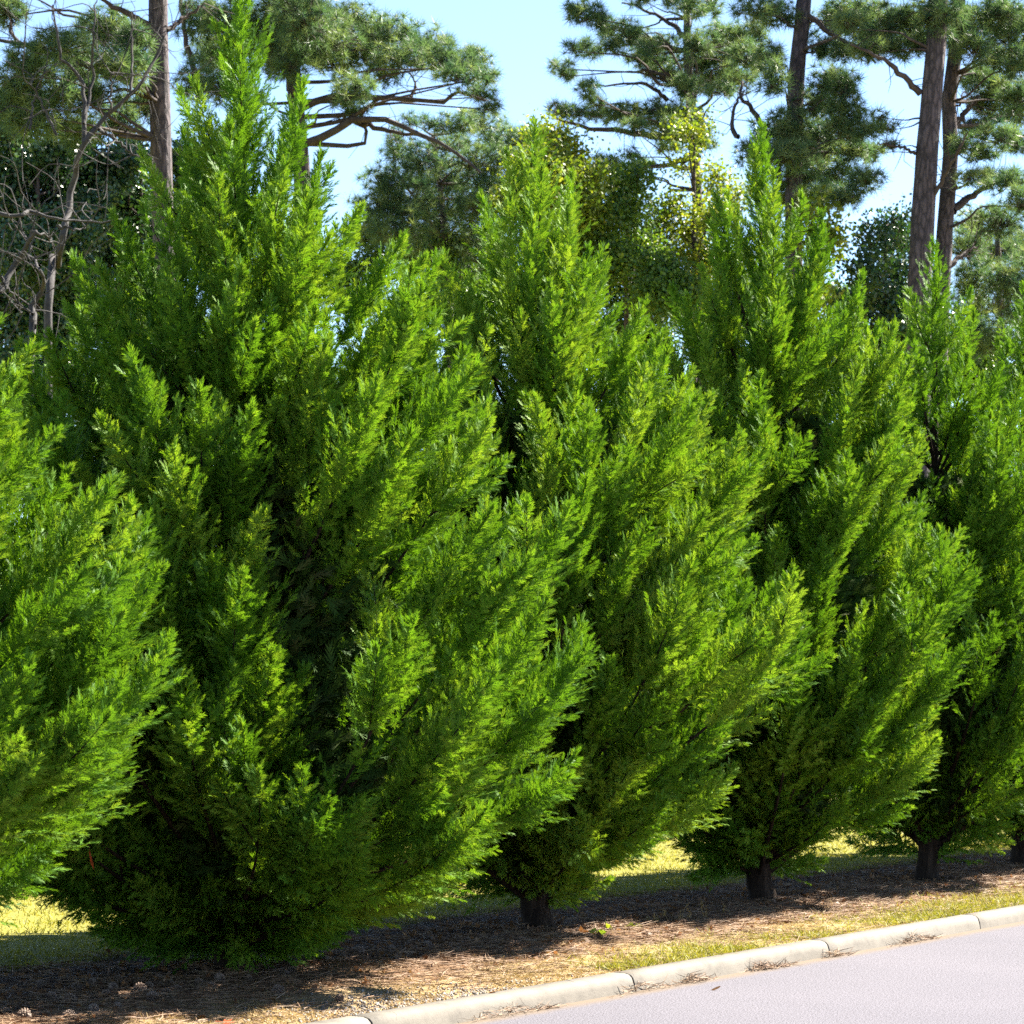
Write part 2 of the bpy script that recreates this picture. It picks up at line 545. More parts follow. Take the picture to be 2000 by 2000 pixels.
def cypress(x, y, H, R, seed, label, n_limbs=230, dens=1.0, leaf=1.0, low=0.03, prof=PROF_R):
    rng = np.random.default_rng(seed)
    z0 = 0.13
    root = empty('cypress_tree', (x, y, z0))
    tag(root, label, 'tree', 'cypress trees planted in a row along the kerb')
    hue = rng.normal(0, 0.07)
    wood, fol = Geo(), Geo()
    zs = np.array([-0.1, 0.0, 0.06, 0.18, 0.5, 1.0, 1.8, 2.8, 3.8, 4.7, H * 0.88, H * 0.975])
    rr = np.array([0.17, 0.135, 0.115, 0.105, 0.098, 0.09, 0.075, 0.055, 0.038, 0.024, 0.011, 0.002])
    bend = np.cumsum(rng.normal(0, 0.015, (len(zs), 2)), axis=0); bend[:3] = 0
    tube(wood, np.column_stack([bend, zs]), rr, 9, wob=0.05, rng=rng)

    def trunk_at(h):
        return np.array([np.interp(h, zs, bend[:, 0]), np.interp(h, zs, bend[:, 1]), h])

    SO, SD, SW, SS, ST = [], [], [], [], []

    def plume(p0, c1, c2, tip, L, inner, u, widen=1.0, dn=1.0):
        """a bough clothed in side twigs and fine flat sprays, dense and thinning to a point"""
        m = max(10, int(L * (1 - inner) / 0.026 * dens * dn))
        ts = inner + (1 - inner) * (np.arange(m) + rng.random(m)) / m
        P, T = bez(p0, c1, c2, tip, ts), bez_d(p0, c1, c2, tip, ts)
        a = norm(np.cross(T, np.array([0.02, 0.01, 1.0]) + 0 * T))
        b = np.cross(a, T)
        roll = np.arange(m) * 2.399963 + rng.normal(0, 0.3, m)
        outv = np.cos(roll)[:, None] * a + np.sin(roll)[:, None] * b * 0.85
        an = np.radians(rng.uniform(28, 52, m))[:, None]
        D = norm(T * np.cos(an) + outv * np.sin(an) + np.array([0, 0, 0.08]))
        rest = (1 - ts) * L
        sl_ = np.minimum(0.045 + 0.52 * rest, 0.36) * rng.uniform(0.7, 1.12, m) * widen
        ns = np.maximum(4, (sl_ / 0.0130 * dens).astype(int))
        idx = np.repeat(np.arange(m), ns)
        k = np.concatenate([np.arange(n) for n in ns])
        s = (k + rng.random(len(k)) * 0.8 + 0.2) / ns[idx]
        s[k == ns[idx] - 1] = 1.0
        sp = P[idx] + D[idx] * (s * sl_[idx])[:, None] + T[idx] * (0.20 * s * s * sl_[idx])[:, None]
        st = norm(D[idx] + T[idx] * (0.40 * s)[:, None])
        rad_ = outv[idx] + 0.30 * rng.standard_normal(st.shape)        # sprays lie along the skin of the plume
        side = norm(np.cross(rad_, st)) * np.where(k % 2 == 0, 1, -1)[:, None]
        aa = np.radians(rng.uniform(20, 50, len(k)))
        aa[s == 1.0] = 0.05
        d = norm(st * np.cos(aa)[:, None] + side * np.sin(aa)[:, None] + 0.10 * rad_ + 0.06 * rng.standard_normal(st.shape)
                 + np.array([0, 0, 0.06 if u > 0.22 else -0.16]))
        Ls = (0.092 - 0.030 * s) * rng.uniform(0.7, 1.2, len(k)) * leaf
        Ls = np.minimum(Ls, 0.05 + 0.30 * sl_[idx])
        SO.append(sp); SD.append(d); SW.append(rad_); SS.append(Ls)
        ST.append(np.clip(rng.normal(0.5 + hue, 0.12, len(k)) + rng.normal(0, 0.15), 0, 1))
        nt_ = 10
        tt = np.linspace(0.93, 1.0, nt_)
        Pt, Tt = bez(p0, c1, c2, tip, tt), bez_d(p0, c1, c2, tip, tt)
        SO.append(Pt); SD.append(norm(Tt + 0.18 * rng.standard_normal(Tt.shape))); SW.append(rng.standard_normal(Tt.shape))
        SS.append(rng.uniform(0.06, 0.11, nt_) * leaf); ST.append(np.clip(rng.normal(0.6, 0.12, nt_), 0, 1))

    uu = np.linspace(0, 1, 400)
    wgt = np.interp(uu, PROF_U, prof) + 0.13 + 0.26 * np.exp(-((uu - 0.66) / 0.13) ** 2)
    cdf = np.cumsum(wgt); cdf /= cdf[-1]
    for i in range(n_limbs):
        q = (i + rng.uniform(0.2, 0.8)) / n_limbs
        u = low + (0.965 - low) * np.interp(q, cdf, uu)
        phi = i * 2.399963 + rng.normal(0, 0.25)
        r = R * np.interp(u, PROF_U, prof) * ((rng.uniform(0.50, 0.80) if i % 10 in (2, 5, 8) else rng.uniform(0.80, 1.06)) if u < 0.5 else (rng.uniform(0.45, 0.75) if i % 4 == 0 else rng.uniform(0.72, 1.08)))
        zt = u * H
        el = np.interp(u, EL_U, EL_A) + rng.normal(0, 0.10)
        rad = np.array([math.cos(phi), math.sin(phi), 0])
        el0 = el - 0.34 if u > 0.1 else max(el - 0.15, math.radians(-6))
        h0 = max(zt - r * math.tan(min(0.62 * el0 + 0.38 * el, 1.25)), 0.14 + 0.25 * rng.random() * min(1, u * 6))
        p0 = trunk_at(min(h0, H * 0.93))
        tip = np.array([rad[0] * r, rad[1] * r, zt]) + trunk_at(zt) * np.array([1, 1, 0])
        tip[2] = max(tip[2], 0.18)
        L = np.linalg.norm(tip - p0)
        d0 = rad * math.cos(el0) + np.array([0, 0, math.sin(el0)])
        d1 = norm(rad * math.cos(el) + np.array([0, 0, math.sin(el)]) + rng.normal(0, 0.10, 3))
        c1, c2 = p0 + d0 * L * 0.36, tip - d1 * L * 0.36
        tk = np.linspace(0, 1, 9)
        r0 = 0.009 + 0.007 * L * (0.8 + 0.5 * rng.random())
        tube(wood, bez(p0, c1, c2, tip, tk), r0 * (1 - tk) ** 1.3 + 0.0012, 5)
        plume(p0, c1, c2, tip, L, max(0.05, 1 - rng.uniform(0.7, 1.15) / L), u, rng.uniform(0.85, 1.1) * (0.78 if u > 0.62 else 1))
        if L > 1.2: plume(p0, c1, c2, tip, L, 0.22, u, 0.75, 0.22)
        nsub = 1 if u < 0.78 else 0
        for j in range(nsub):                       # boughs that leave the limb and make plumes of their own
            tb = 1 - rng.uniform(0.35, 1.25) / max(L, 0.9)
            tb = max(tb, 0.25)
            b0 = bez(p0, c1, c2, tip, [tb])[0]; bt = bez_d(p0, c1, c2, tip, [tb])[0]
            sd = norm(np.cross(bt, rng.standard_normal(3)))
            ab = math.radians(rng.uniform(24, 46))
            bd = norm(bt * math.cos(ab) + sd * math.sin(ab) + np.array([0, 0, 0.12 if u > 0.1 else 0.0]))
            bl = min(0.28 + 0.50 * (1 - tb) * L, 0.75) * rng.uniform(0.75, 1.15)
            be = b0 + bd * bl + np.array([0, 0, 0.10 * bl])
            if be[2] < 0.15 or be[2] > H * 0.97: continue
            e1, e2 = b0 + bd * bl * 0.33, be - norm(bd + np.array([0, 0, 0.3])) * bl * 0.33
            tube(wood, bez(b0, e1, e2, be, np.linspace(0, 1, 5)), np.linspace(0.006, 0.0012, 5), 4)
            plume(b0, e1, e2, be, bl, 0.05, u, 0.9 if u < 0.62 else 0.7)
    # old inner foliage near the trunk, coloured darker to stand in for crown shade
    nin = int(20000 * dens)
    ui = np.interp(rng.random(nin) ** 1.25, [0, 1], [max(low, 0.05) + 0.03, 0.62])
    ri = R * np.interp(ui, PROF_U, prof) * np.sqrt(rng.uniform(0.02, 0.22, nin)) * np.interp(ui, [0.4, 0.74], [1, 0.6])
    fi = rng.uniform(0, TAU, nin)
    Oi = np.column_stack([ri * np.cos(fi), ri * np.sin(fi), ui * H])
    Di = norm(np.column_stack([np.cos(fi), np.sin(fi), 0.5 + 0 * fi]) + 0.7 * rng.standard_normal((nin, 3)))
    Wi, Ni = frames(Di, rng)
    dead = Geo()  # inner sprays with the shade put into their colour
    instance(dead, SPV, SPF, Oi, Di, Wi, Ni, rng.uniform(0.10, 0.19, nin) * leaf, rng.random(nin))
    dead.build('inner_shade_twigs', M['shade_dark_twig'], root)
    # the leader
    p0 = trunk_at(H * 0.74); tip = trunk_at(H * 0.975); tip[2] = H
    e = (tip - p0) / 3
    plume(p0, p0 + e, p0 + 2 * e, tip, H * 0.26, 0.0, 0.95, 0.9)
    O, Dv, Nv, S, Tn = (np.concatenate(q) for q in (SO, SD, SW, SS, ST))
    keep = O[:, 2] > 0.05
    O, Dv, Nv, S, Tn = O[keep], Dv[keep], Nv[keep], S[keep], Tn[keep]
    Wv = norm(np.cross(Nv, Dv)); Nv = np.cross(Dv, Wv)
    instance(fol, SPV, SPF, O, Dv, Wv, Nv, S, Tn)
    pass
    wood.build('trunk', M['cypress_bark'], root, smooth=True)
    fol.build('crown', M['cypress'], root)
    return root


ROW = [
    (-3.60, 13.75, 4.85, 1.86, 11, 0.19, 'cypress tree at the near end of the row, cut off by the photo edge'),
    (-1.69, 17.05, 5.95, 2.08, 12, 0.01, 'big bushy cypress with pointed top and foliage skirting the mulch, trunk hidden'),
    (0.20, 20.30, 5.85, 1.88, 13, 0.06, 'cypress with a bare lower limb and short trunk in front of the dark shaded lawn'),
    (2.08, 23.36, 6.45, 1.82, 14, 0.05, 'cypress with a thin tall spire in front of the yellow leaves and pine trunk'),
    (3.86, 26.20, 5.95, 1.76, 15, 0.07, 'cypress with a stout bare trunk base, rising below the two thick pine trunks'),
    (5.22, 28.90, 5.95, 1.80, 16, 0.08, 'cypress half cut off by the right edge of the photo'),
    (7.30, 32.00, 5.9, 1.85, 17, 0.07, 'farthest cypress of the row, only its left edge showing'),
]
for (x, y, H, R, seed, low, lab) in ROW:
    far = y > 25
    cypress(x, y, H, R, seed, lab, n_limbs=160 if far else 225, dens=0.8 if far else 1.0, leaf=1.12 if far else 1.0, low=low, prof=SKIRT_R if seed == 12 else PROF_R)

# ------------------------------------------------------------------ pines and broadleaf trees behind the lawn
def tuft_template(n=24, seed=3):
    rng = np.random.default_rng(seed)
    tv, tf = [], []
    for i in range(n):
        z = 1 - 1.25 * (i + 0.5) / n
        ph = i * 2.399963
        d = np.array([z, math.sqrt(1 - z * z) * math.cos(ph), math.sqrt(1 - z * z) * math.sin(ph)])
        d = d + rng.normal(0, 0.1, 3); d /= np.linalg.norm(d)
        p = np.cross(d, rng.standard_normal(3)); p /= np.linalg.norm(p)
        L = rng.uniform(0.75, 1.05)
        k = len(tv)
        tv += [d * 0.03 - p * 0.028, d * 0.03 + p * 0.028, d * L]
        tf.append((k, k + 1, k + 2))
    return np.array(tv), np.array(tf)


TFV, TFF = tuft_template()
LFV = np.array([(0, 0, 0), (0.45, 0.36, 0.06), (1.0, 0, -0.05), (0.45, -0.36, 0.06)], dtype=float)
LFF = np.array([(0, 1, 2, 3)])


def ball(rng, n):
    d = norm(rng.standard_normal((n, 3)))
    return d * rng.random((n, 1)) ** 0.42


def ground_base(px, Y):
    return np.array([(px - 1000.0) / F * Y, Y, 0.14])


def trunk_world(trunk, Y):
    pts = [at(px, py, Y) for px, py in trunk]
    base = pts[0].copy()
    base[2] = 0.14
    return smooth_path([base + np.array([0, 0, -0.15])] + [base * (1 - f) + pts[0] * f for f in (0.25, 0.7)] + pts, 26)


def limb_to(wood, trk, c, rng, r=None, rise=0.15):
    """a limb from the trunk out to a foliage clump"""
    hd = np.linalg.norm(trk[:, :2] - c[:2], axis=1)
    target = c[2] - rise * hd.min()
    i = int(np.argmin(np.abs(trk[:, 2] - target)))
    p0 = trk[i]
    L = np.linalg.norm(c - p0)
    mid = (p0 + c) / 2 + rng.normal(0, 0.06 * L, 3) + np.array([0, 0, 0.05 * L])
    r = r or (0.012 + 0.011 * L)
    pl = smooth_path([p0, p0 * 0.7 + c * 0.3 + rng.normal(0, 0.03 * L, 3), mid, c], 10)
    tube(wood, pl, r * (1 - 0.8 * np.linspace(0, 1, len(pl))), 5)


def pine(label, trunk, Y, r0, clumps, limbs=(), seed=1, r1=None, nd=1.0, tuft=0.19, spread=1.6, group='pines standing behind the lawn'):
    rng = np.random.default_rng(seed)
    trk = trunk_world(trunk, Y)
    org = np.array([trk[0][0], trk[0][1], 0.13])
    root = empty('pine_tree', org)
    tag(root, label, 'tree', group)
    wood, limbg, fol = Geo(), Geo(), Geo()
    k = len(trk)
    f = np.linspace(0, 1, k)
    tube(wood, trk, (r0 * 1.25) * (1 - f) + (r1 or r0 * 0.8) * f, 12, wob=0.03, rng=rng)
    for pts, r, dy in limbs:
        n = len(pts)
        w_ = smooth_path([at(px, py, Y + dy * j / (n - 1)) for j, (px, py) in enumerate(pts)], 16)
        w_ = w_ + rng.normal(0, 0.012, w_.shape)
        tube(limbg, w_, r * (1 - 0.72 * np.linspace(0, 1, len(w_))), 7, wob=0.05, rng=rng)
        for j in range(int(len(w_) * 0.8)):          # bare twigs on the limb
            p = w_[rng.integers(2, len(w_))]
            d = norm(rng.standard_normal(3) + np.array([0, 0, 0.5])) * rng.uniform(0.2, 0.7)
            tube(limbg, [p, p + d * 0.5 + rng.normal(0, 0.04, 3), p + d], [0.008, 0.006, 0.003], 3)
    m = Y / F
    for (px, py, rx, ry) in clumps:
        dY = rng.uniform(-spread, spread)
        c = at(px, py, Y + dY)
        R = np.array([rx * m, rx * m * 0.9, ry * m * 1.22]) * 1.1
        n = max(12, int(0.072 * rx * ry * nd))
        q = ball(rng, n)
        lob = norm(rng.standard_normal((5, 3)))       # clumps are lumpy, with gaps
        q *= (0.72 + 0.45 * np.max(q @ lob.T, axis=1, keepdims=True).clip(0, 1))
        pos = c + q * R
        d = norm(q * np.array([1, 1, 0.8]) + np.array([0, 0, 0.55]) + 0.45 * rng.standard_normal(q.shape))
        wv, nv = frames(d, rng)
        instance(fol, TFV, TFF, pos, d, wv, nv, tuft * rng.uniform(0.75, 1.15, n), np.clip(rng.normal(0.5, 0.2, n), 0, 1))
        limb_to(limbg, trk, c - np.array([0, 0, R[2] * 0.4]), rng)
        for j in range(0, n, 2):
            a = c + q[j] * R * 0.2 - np.array([0, 0, R[2] * 0.35])
            tube(limbg, [a, (a + pos[j]) / 2 + rng.normal(0, 0.03, 3), pos[j]], [0.009, 0.007, 0.004], 3)
    wood.build('trunk', M['pine_bark'], root, origin=org, smooth=True)
    limbg.build('branches', M['limb_bark'], root, origin=org, smooth=True)
    fol.build('crown', M['needle'], root, origin=org)
    return root


def leafy(label, Y, clumps, mat, seed=1, leaf=0.10, nd=1.0, stems=1, name='broadleaf_tree', group='broadleaf trees behind the lawn', bark='limb_bark', spread=1.2):
    rng = np.random.default_rng(seed)
    cx = np.mean([c[0] for c in clumps])
    base = ground_base(cx, Y)
    root = empty(name, base)
    tag(root, label, 'tree', group)
    wood, fol = Geo(), Geo()
    m = Y / F
    top = min(c[1] for c in clumps)
    trk = smooth_path([base + np.array([0, 0, -0.1]), base + np.array([0.1, 0, 1.5]), at(cx, (top + HOR) / 2, Y), at(cx, top + 20, Y)], 16)
    tube(wood, trk, np.linspace(0.12, 0.02, len(trk)), 7, wob=0.05, rng=rng)
    for (px, py, rx, ry) in clumps:
        c = at(px, py, Y + rng.uniform(-spread, spread))
        R = np.array([rx * m, rx * m * 0.9, ry * m])
        limb_to(wood, trk, c, rng, rise=0.8)
        ns = max(6, int(rx * ry / 230))
        sub = c + ball(rng, ns) * R
        n = int(0.50 * rx * ry * nd * (0.1 / leaf) ** 1.2)
        which = rng.integers(0, ns, n)
        off = rng.standard_normal((n, 3)) * 0.15
        pos = sub[which] + off * np.array([1, 1, 0.8])
        d = norm(rng.standard_normal((n, 3)) + np.array([0, 0, -0.35]))
        wv, nv = frames(d, rng, np.array([0, 0, 0.3]))
        instance(fol, LFV, LFF, pos, d, wv, nv, leaf * rng.uniform(0.7, 1.25, n),
                 np.clip(rng.normal(0.5, 0.2, n) + rng.normal(0, 0.12, ns)[which], 0, 1))
        for j in range(ns):
            tube(wood, [c, (c + sub[j]) / 2 + rng.normal(0, 0.05, 3), sub[j]], [0.016, 0.011, 0.004], 3)
    wood.build('trunk', M[bark], root, origin=base, smooth=True)
    fol.build('crown', M[mat], root, origin=base)
    return root


pine('pine with a thick dark trunk rising behind the left of the biggest cypress',
     [(322, 560), (318, 420), (312, 200), (309, 0), (306, -260), (310, -420)], 38, 0.145,
     [(200, 60, 60, 34), (120, 85, 60, 26), (262, 95, 38, 50), (230, 130, 55, 26), (60, 120, 55, 24), (150, 140, 60, 26),
      (40, 160, 50, 24), (100, 195, 60, 24), (15, 20, 40, 24), (180, 190, 55, 24), (280, 205, 40, 26), (60, 235, 60, 26),
      (150, 250, 55, 24), (20, 200, 50, 26), (230, 235, 40, 26), (250, -110, 110, 40), (390, -130, 110, 40), (320, -260, 130, 50), (180, -200, 90, 40)],
     [([(300, 180), (230, 152), (110, 108), (45, 88), (0, 80), (-70, 62)], 0.055, -1.0),
      ([(296, 55), (260, 32), (220, 12), (180, -14)], 0.06, -0.6),
      ([(290, 130), (235, 78), (170, 44), (110, 20), (60, -10)], 0.035, 1.0),
      ([(45, 90), (20, 60), (24, 30), (5, 5)], 0.03, 0.5),
      ([(326, 60), (360, 35), (400, 10)], 0.04, 0.4)], seed=21, nd=1.1)
pine('pine behind the biggest cypress with long boughs reaching right into the sky gap',
     [(592, 420), (585, 280), (578, 200), (566, 60), (556, -160)], 44, 0.13,
     [(560, 60, 60, 40), (575, 10, 60, 40), (540, 110, 50, 30), (600, 90, 50, 30), (395, 30, 48, 40), (460, 50, 60, 45), (420, 105, 60, 40), (530, 60, 60, 50), (600, 30, 60, 45), (560, 125, 50, 30), (640, 70, 60, 42),
      (690, 40, 60, 28), (705, 98, 66, 36), (650, 122, 50, 22), (760, 66, 56, 30), (790, 108, 60, 27), (838, 88, 52, 30), (880, 118, 48, 30),
      (918, 112, 40, 20), (900, 150, 46, 20), (945, 145, 26, 16), (940, 180, 30, 17), (958, 208, 22, 12), (690, 175, 40, 26), (685, 212, 34, 20),
      (750, 148, 40, 16), (560, -60, 120, 40), (680, -80, 100, 34), (480, -50, 80, 40), (380, 160, 40, 30), (440, 170, 50, 30)],
     [([(585, 216), (640, 190), (690, 190), (770, 194), (865, 197), (895, 180), (950, 196)], 0.065, -0.6),
      ([(590, 285), (655, 256), (690, 235), (750, 234), (820, 260), (890, 298), (935, 335)], 0.068, -1.2),
      ([(690, 238), (770, 258), (850, 268)], 0.05, -0.8),
      ([(802, 192), (812, 165), (800, 140)], 0.03, 0.2), ([(390, 175), (366, 90), (352, 0), (350, -60)], 0.055, 0.3)], seed=22)
pine('lower pine filling the gap under the long boughs, sunlit on its right',
     [(880, 700), (872, 500), (858, 360), (846, 265)], 51, 0.12,
     [(800, 235, 22, 14), (850, 238, 30, 16), (892, 242, 40, 22), (940, 240, 46, 22), (880, 282, 46, 22), (960, 275, 50, 24), (1020, 272, 46, 24),
      (775, 292, 34, 34), (830, 312, 50, 26), (930, 312, 60, 26), (1000, 312, 50, 28), (756, 352, 44, 34), (820, 352, 60, 34), (885, 352, 60, 34),
      (952, 362, 60, 34), (1012, 352, 50, 34), (740, 402, 56, 36), (800, 402, 66, 36), (872, 402, 66, 36), (940, 402, 60, 36), (780, 452, 66, 36),
      (850, 462, 66, 36), (925, 455, 66, 36), (960, 500, 60, 40)],
     [([(870, 480), (820, 400), (770, 330)], 0.05, 0.5)], seed=23, r1=0.03)
pine('open-crowned pine with tiered boughs standing left of the pale vine leaves, against the sky',
     [(1369, 600), (1363, 420), (1359, 330), (1350, 220), (1342, 100), (1342, -40), (1338, -260)], 46, 0.095,
     [(1125, 20, 30, 20), (1155, 25, 30, 18), (1172, 45, 24, 13), (1195, 60, 30, 19), (1225, 66, 33, 19), (1247, 76, 28, 17), (1120, 95, 20, 11),
      (1150, 95, 30, 15), (1190, 90, 28, 16), (1084, 130, 13, 8), (1110, 141, 27, 16), (1250, 110, 33, 22), (1285, 122, 38, 26), (1300, 150, 38, 22),
      (1270, 92, 28, 15), (1300, 86, 28, 15), (1360, 85, 34, 22), (1400, 75, 38, 24), (1440, 70, 34, 22), (1480, 65, 28, 21), (1370, 120, 44, 26),
      (1420, 120, 44, 26), (1465, 110, 34, 25), (1380, 160, 44, 22), (1430, 155, 44, 22), (1490, 120, 28, 22), (1340, 170, 34, 22), (1412, 177, 28, 13),
      (1145, 172, 26, 12), (1160, 196, 22, 10), (1094, 215, 28, 13), (1130, 220, 30, 14), (1170, 221, 34, 14), (1210, 221, 38, 16), (1250, 226, 38, 16),
      (1290, 216, 38, 16), (1330, 226, 38, 20), (1300, 250, 38, 18), (1350, 256, 34, 18), (1240, 250, 33, 13), (1370, 276, 28, 18), (1310, 286, 28, 15),
      (1180, 322, 28, 13), (1210, 332, 28, 13), (1230, 302, 22, 10), (1250, 322, 28, 13), (1352, 8, 38, 17), (1316, -4, 38, 17), (1250, -12, 38, 17),
      (1390, 14, 26, 17), (1340, -90, 90, 34), (1340, -180, 70, 34)],
     [([(1342, 75), (1312, 48), (1270, 24), (1215, 4)], 0.05, 0.6), ([(1302, 196), (1272, 170), (1230, 163), (1150, 171)], 0.04, -0.5),
      ([(1356, 262), (1290, 266), (1220, 256), (1150, 250), (1085, 232)], 0.07, -0.8), ([(1366, 305), (1300, 322), (1215, 326), (1165, 318)], 0.05, -0.7),
      ([(1352, 225), (1362, 150), (1358, 110)], 0.04, -0.4)], seed=24, r1=0.05, nd=1.1)
pine('pine whose dark trunk disappears behind a layered crown, above the thin cypress spire',
     [(1550, 560), (1550, 420), (1553, 215), (1560, 100), (1570, 0), (1582, -220), (1590, -380)], 42, 0.125,
     [(1622, 160, 48, 25), (1650, 172, 30, 22), (1510, 160, 28, 26), (1600, 202, 48, 26), (1650, 216, 40, 22), (1530, 252, 58, 26), (1590, 262, 58, 26),
      (1650, 252, 48, 21), (1690, 256, 32, 15), (1482, 292, 48, 26), (1540, 302, 58, 22), (1600, 302, 58, 22), (1660, 292, 48, 21), (1560, 342, 58, 22),
      (1630, 346, 58, 21), (1690, 352, 38, 18), (1600, 382, 58, 17), (1650, 386, 44, 17), (1530, 386, 38, 21), (1702, 300, 28, 13), (1480, 20, 46, 18),
      (1524, 30, 38, 20), (1622, 40, 48, 24), (1662, 20, 48, 16), (1600, 92, 28, 22), (1642, 100, 38, 20), (1508, 112, 26, 20), (1700, 25, 40, 14),
      (1590, -120, 120, 40), (1500, -100, 80, 34), (1690, -110, 80, 34)],
     [([(1572, 28), (1620, 64), (1662, 90), (1712, 122)], 0.05, -0.4), ([(1548, 270), (1500, 258), (1472, 216), (1446, 190), (1450, 160)], 0.06, 0.5),
      ([(1440, 268), (1430, 240), (1440, 200), (1456, 175)], 0.04, 0.2)], seed=25, nd=1.15, spread=1.3)
pine('pine with a stout plated trunk against the sky, right of the layered crown',
     [(1792, 720), (1796, 600), (1800, 480), (1808, 350), (1815, 230), (1828, 100), (1834, -80), (1836, -260)], 40, 0.165,
     [(1660, 46, 28, 18), (1700, 62, 38, 25), (1740, 46, 44, 26), (1782, 42, 44, 26), (1830, 32, 48, 26), (1700, 96, 34, 17), (1750, 96, 38, 17),
      (1800, 86, 38, 19), (1736, 250, 18, 9), (1720, 226, 16, 7), (1742, 286, 14, 7), (1830, -90, 120, 40), (1740, -60, 80, 30)],
     [([(1796, 182), (1757, 142), (1716, 112), (1660, 86)], 0.052, -0.5), ([(1790, 300), (1760, 288), (1712, 281)], 0.028, -0.4),
      ([(1822, 392), (1848, 335), (1870, 300), (1890, 258)], 0.04, -0.7)], seed=26, r1=0.13, nd=1.3, spread=0.9)
pine('pine with a slimmer forked trunk just right of the stout plated trunk',
     [(1832, 760), (1838, 600), (1845, 450), (1857, 300), (1853, 200), (1868, 80), (1876, -80), (1880, -240)], 42, 0.125,
     [(1872, 52, 44, 30), (1920, 42, 44, 30), (1970, 62, 38, 30), (1960, 20, 48, 26), (1900, 96, 38, 22), (1950, 112, 44, 26), (1992, 122, 38, 26),
      (1904, 152, 34, 22), (1942, 166, 44, 26), (1986, 182, 38, 30), (1922, 202, 38, 21), (1972, 226, 44, 21), (1900, 252, 38, 17), (1952, 266, 44, 19),
      (1992, 282, 30, 17), (1882, 282, 28, 15), (1922, 302, 38, 15), (1972, 352, 44, 21), (1932, 346, 38, 13), (1892, 346, 28, 11), (1992, 392, 34, 21),
      (2030, 60, 50, 40), (2040, 200, 50, 40), (1940, -80, 120, 44)],
     [([(1858, 260), (1890, 215), (1915, 185)], 0.06, 0.5), ([(1856, 412), (1900, 382), (1955, 350)], 0.075, 0.5), ([(1850, 525), (1880, 498), (1908, 482)], 0.05, 0.4)],
     seed=27, r1=0.09, nd=1.1)
pine('low pine with dense dark boughs at the right edge of the photo',
     [(1960, 900), (1955, 700), (1950, 520), (1945, 400)], 46, 0.1,
     [(1902, 432, 44, 26), (1952, 432, 48, 26), (1882, 482, 38, 26), (1942, 492, 52, 30), (1992, 482, 38, 34), (1902, 542, 48, 30), (1962, 552, 48, 34),
      (1992, 602, 48, 34), (1902, 602, 48, 28), (1950, 660, 60, 34), (2030, 540, 50, 50), (1890, 660, 50, 34)],
     seed=28, r1=0.03, nd=1.2)
leafy('dark evergreen broadleaf tree at the left edge behind the bare grey twigs', 43,
      [(30, 320, 80, 60), (110, 300, 70, 50), (20, 250, 50, 40), (150, 340, 60, 50), (170, 430, 70, 60), (60, 400, 80, 60), (-20, 420, 70, 70), (40, 500, 90, 70), (120, 480, 80, 70), (30, 620, 100, 80), (130, 600, 90, 80), (60, 740, 120, 80), (70, 880, 130, 90)],
      'dark_leaf', 31, 0.075, 1.4)
leafy('dark evergreen broadleaf tree beside the left pine trunk', 45,
      [(200, 320, 70, 50), (270, 300, 50, 40), (220, 400, 80, 60), (310, 400, 70, 60), (210, 500, 90, 70), (300, 510, 80, 70), (250, 620, 100, 80), (370, 330, 60, 60), (380, 440, 70, 60), (250, 760, 120, 80)],
      'dark_leaf', 32, 0.075, 1.4)
leafy('small yellow-leaved tree low at the left edge behind the fallen grey limb', 47,
      [(30, 510, 60, 40), (90, 530, 50, 35), (20, 560, 60, 40), (130, 560, 40, 30), (260, 440, 40, 40)], 'yellow_leaf', 33, 0.09, 0.9)
leafy('bright yellow-green tree rising to a point beside the second large cypress', 40,
      [(1058, 262, 18, 26), (1080, 290, 30, 30), (1110, 320, 38, 36), (1140, 340, 28, 34), (1050, 320, 40, 40), (1090, 380, 60, 50), (1140, 400, 40, 40), (1030, 400, 50, 50), (1090, 470, 70, 50), (1090, 570, 80, 70)],
      'yellow_leaf', 34, 0.058, 1.6)
leafy('green and yellow tree filling the gap between the second and third spires', 41,
      [(1190, 360, 36, 24), (1240, 345, 30, 20), (1175, 420, 50, 40), (1225, 410, 46, 40), (1190, 490, 60, 50), (1250, 490, 56, 46), (1230, 570, 70, 60), (1300, 560, 70, 60), (1220, 660, 90, 70)],
      'green_leaf', 35, 0.058, 1.6)
leafy('thin yellowing tree in front of the lower trunk of the open-crowned pine', 43,
      [(1300, 420, 50, 34), (1345, 450, 46, 34), (1310, 490, 60, 36), (1370, 500, 50, 34), (1400, 345, 34, 24), (1425, 390, 34, 28), (1385, 420, 34, 26), (1345, 270, 20, 28), (1360, 240, 20, 20), (1335, 320, 16, 26), (1340, 580, 90, 60)],
      'yellow_leaf', 36, 0.058, 1.1)
leafy('sparse pale yellow sapling behind the right side of the thin cypress spire', 41,
      [(1578, 420, 26, 24), (1605, 410, 24, 18), (1612, 455, 28, 22), (1590, 490, 34, 30), (1570, 560, 40, 40), (1560, 640, 50, 50)], 'yellow_leaf', 37, 0.085, 0.9)
leafy('dark blue-green tree left of the stout plated pine trunk', 42,
      [(1745, 432, 30, 20), (1700, 470, 30, 26), (1750, 475, 36, 30), (1690, 525, 36, 32), (1745, 535, 44, 36), (1680, 590, 50, 40), (1745, 600, 50, 44), (1700, 660, 80, 50), (1800, 640, 60, 50)],
      'dark_leaf', 38, 0.07, 1.2)
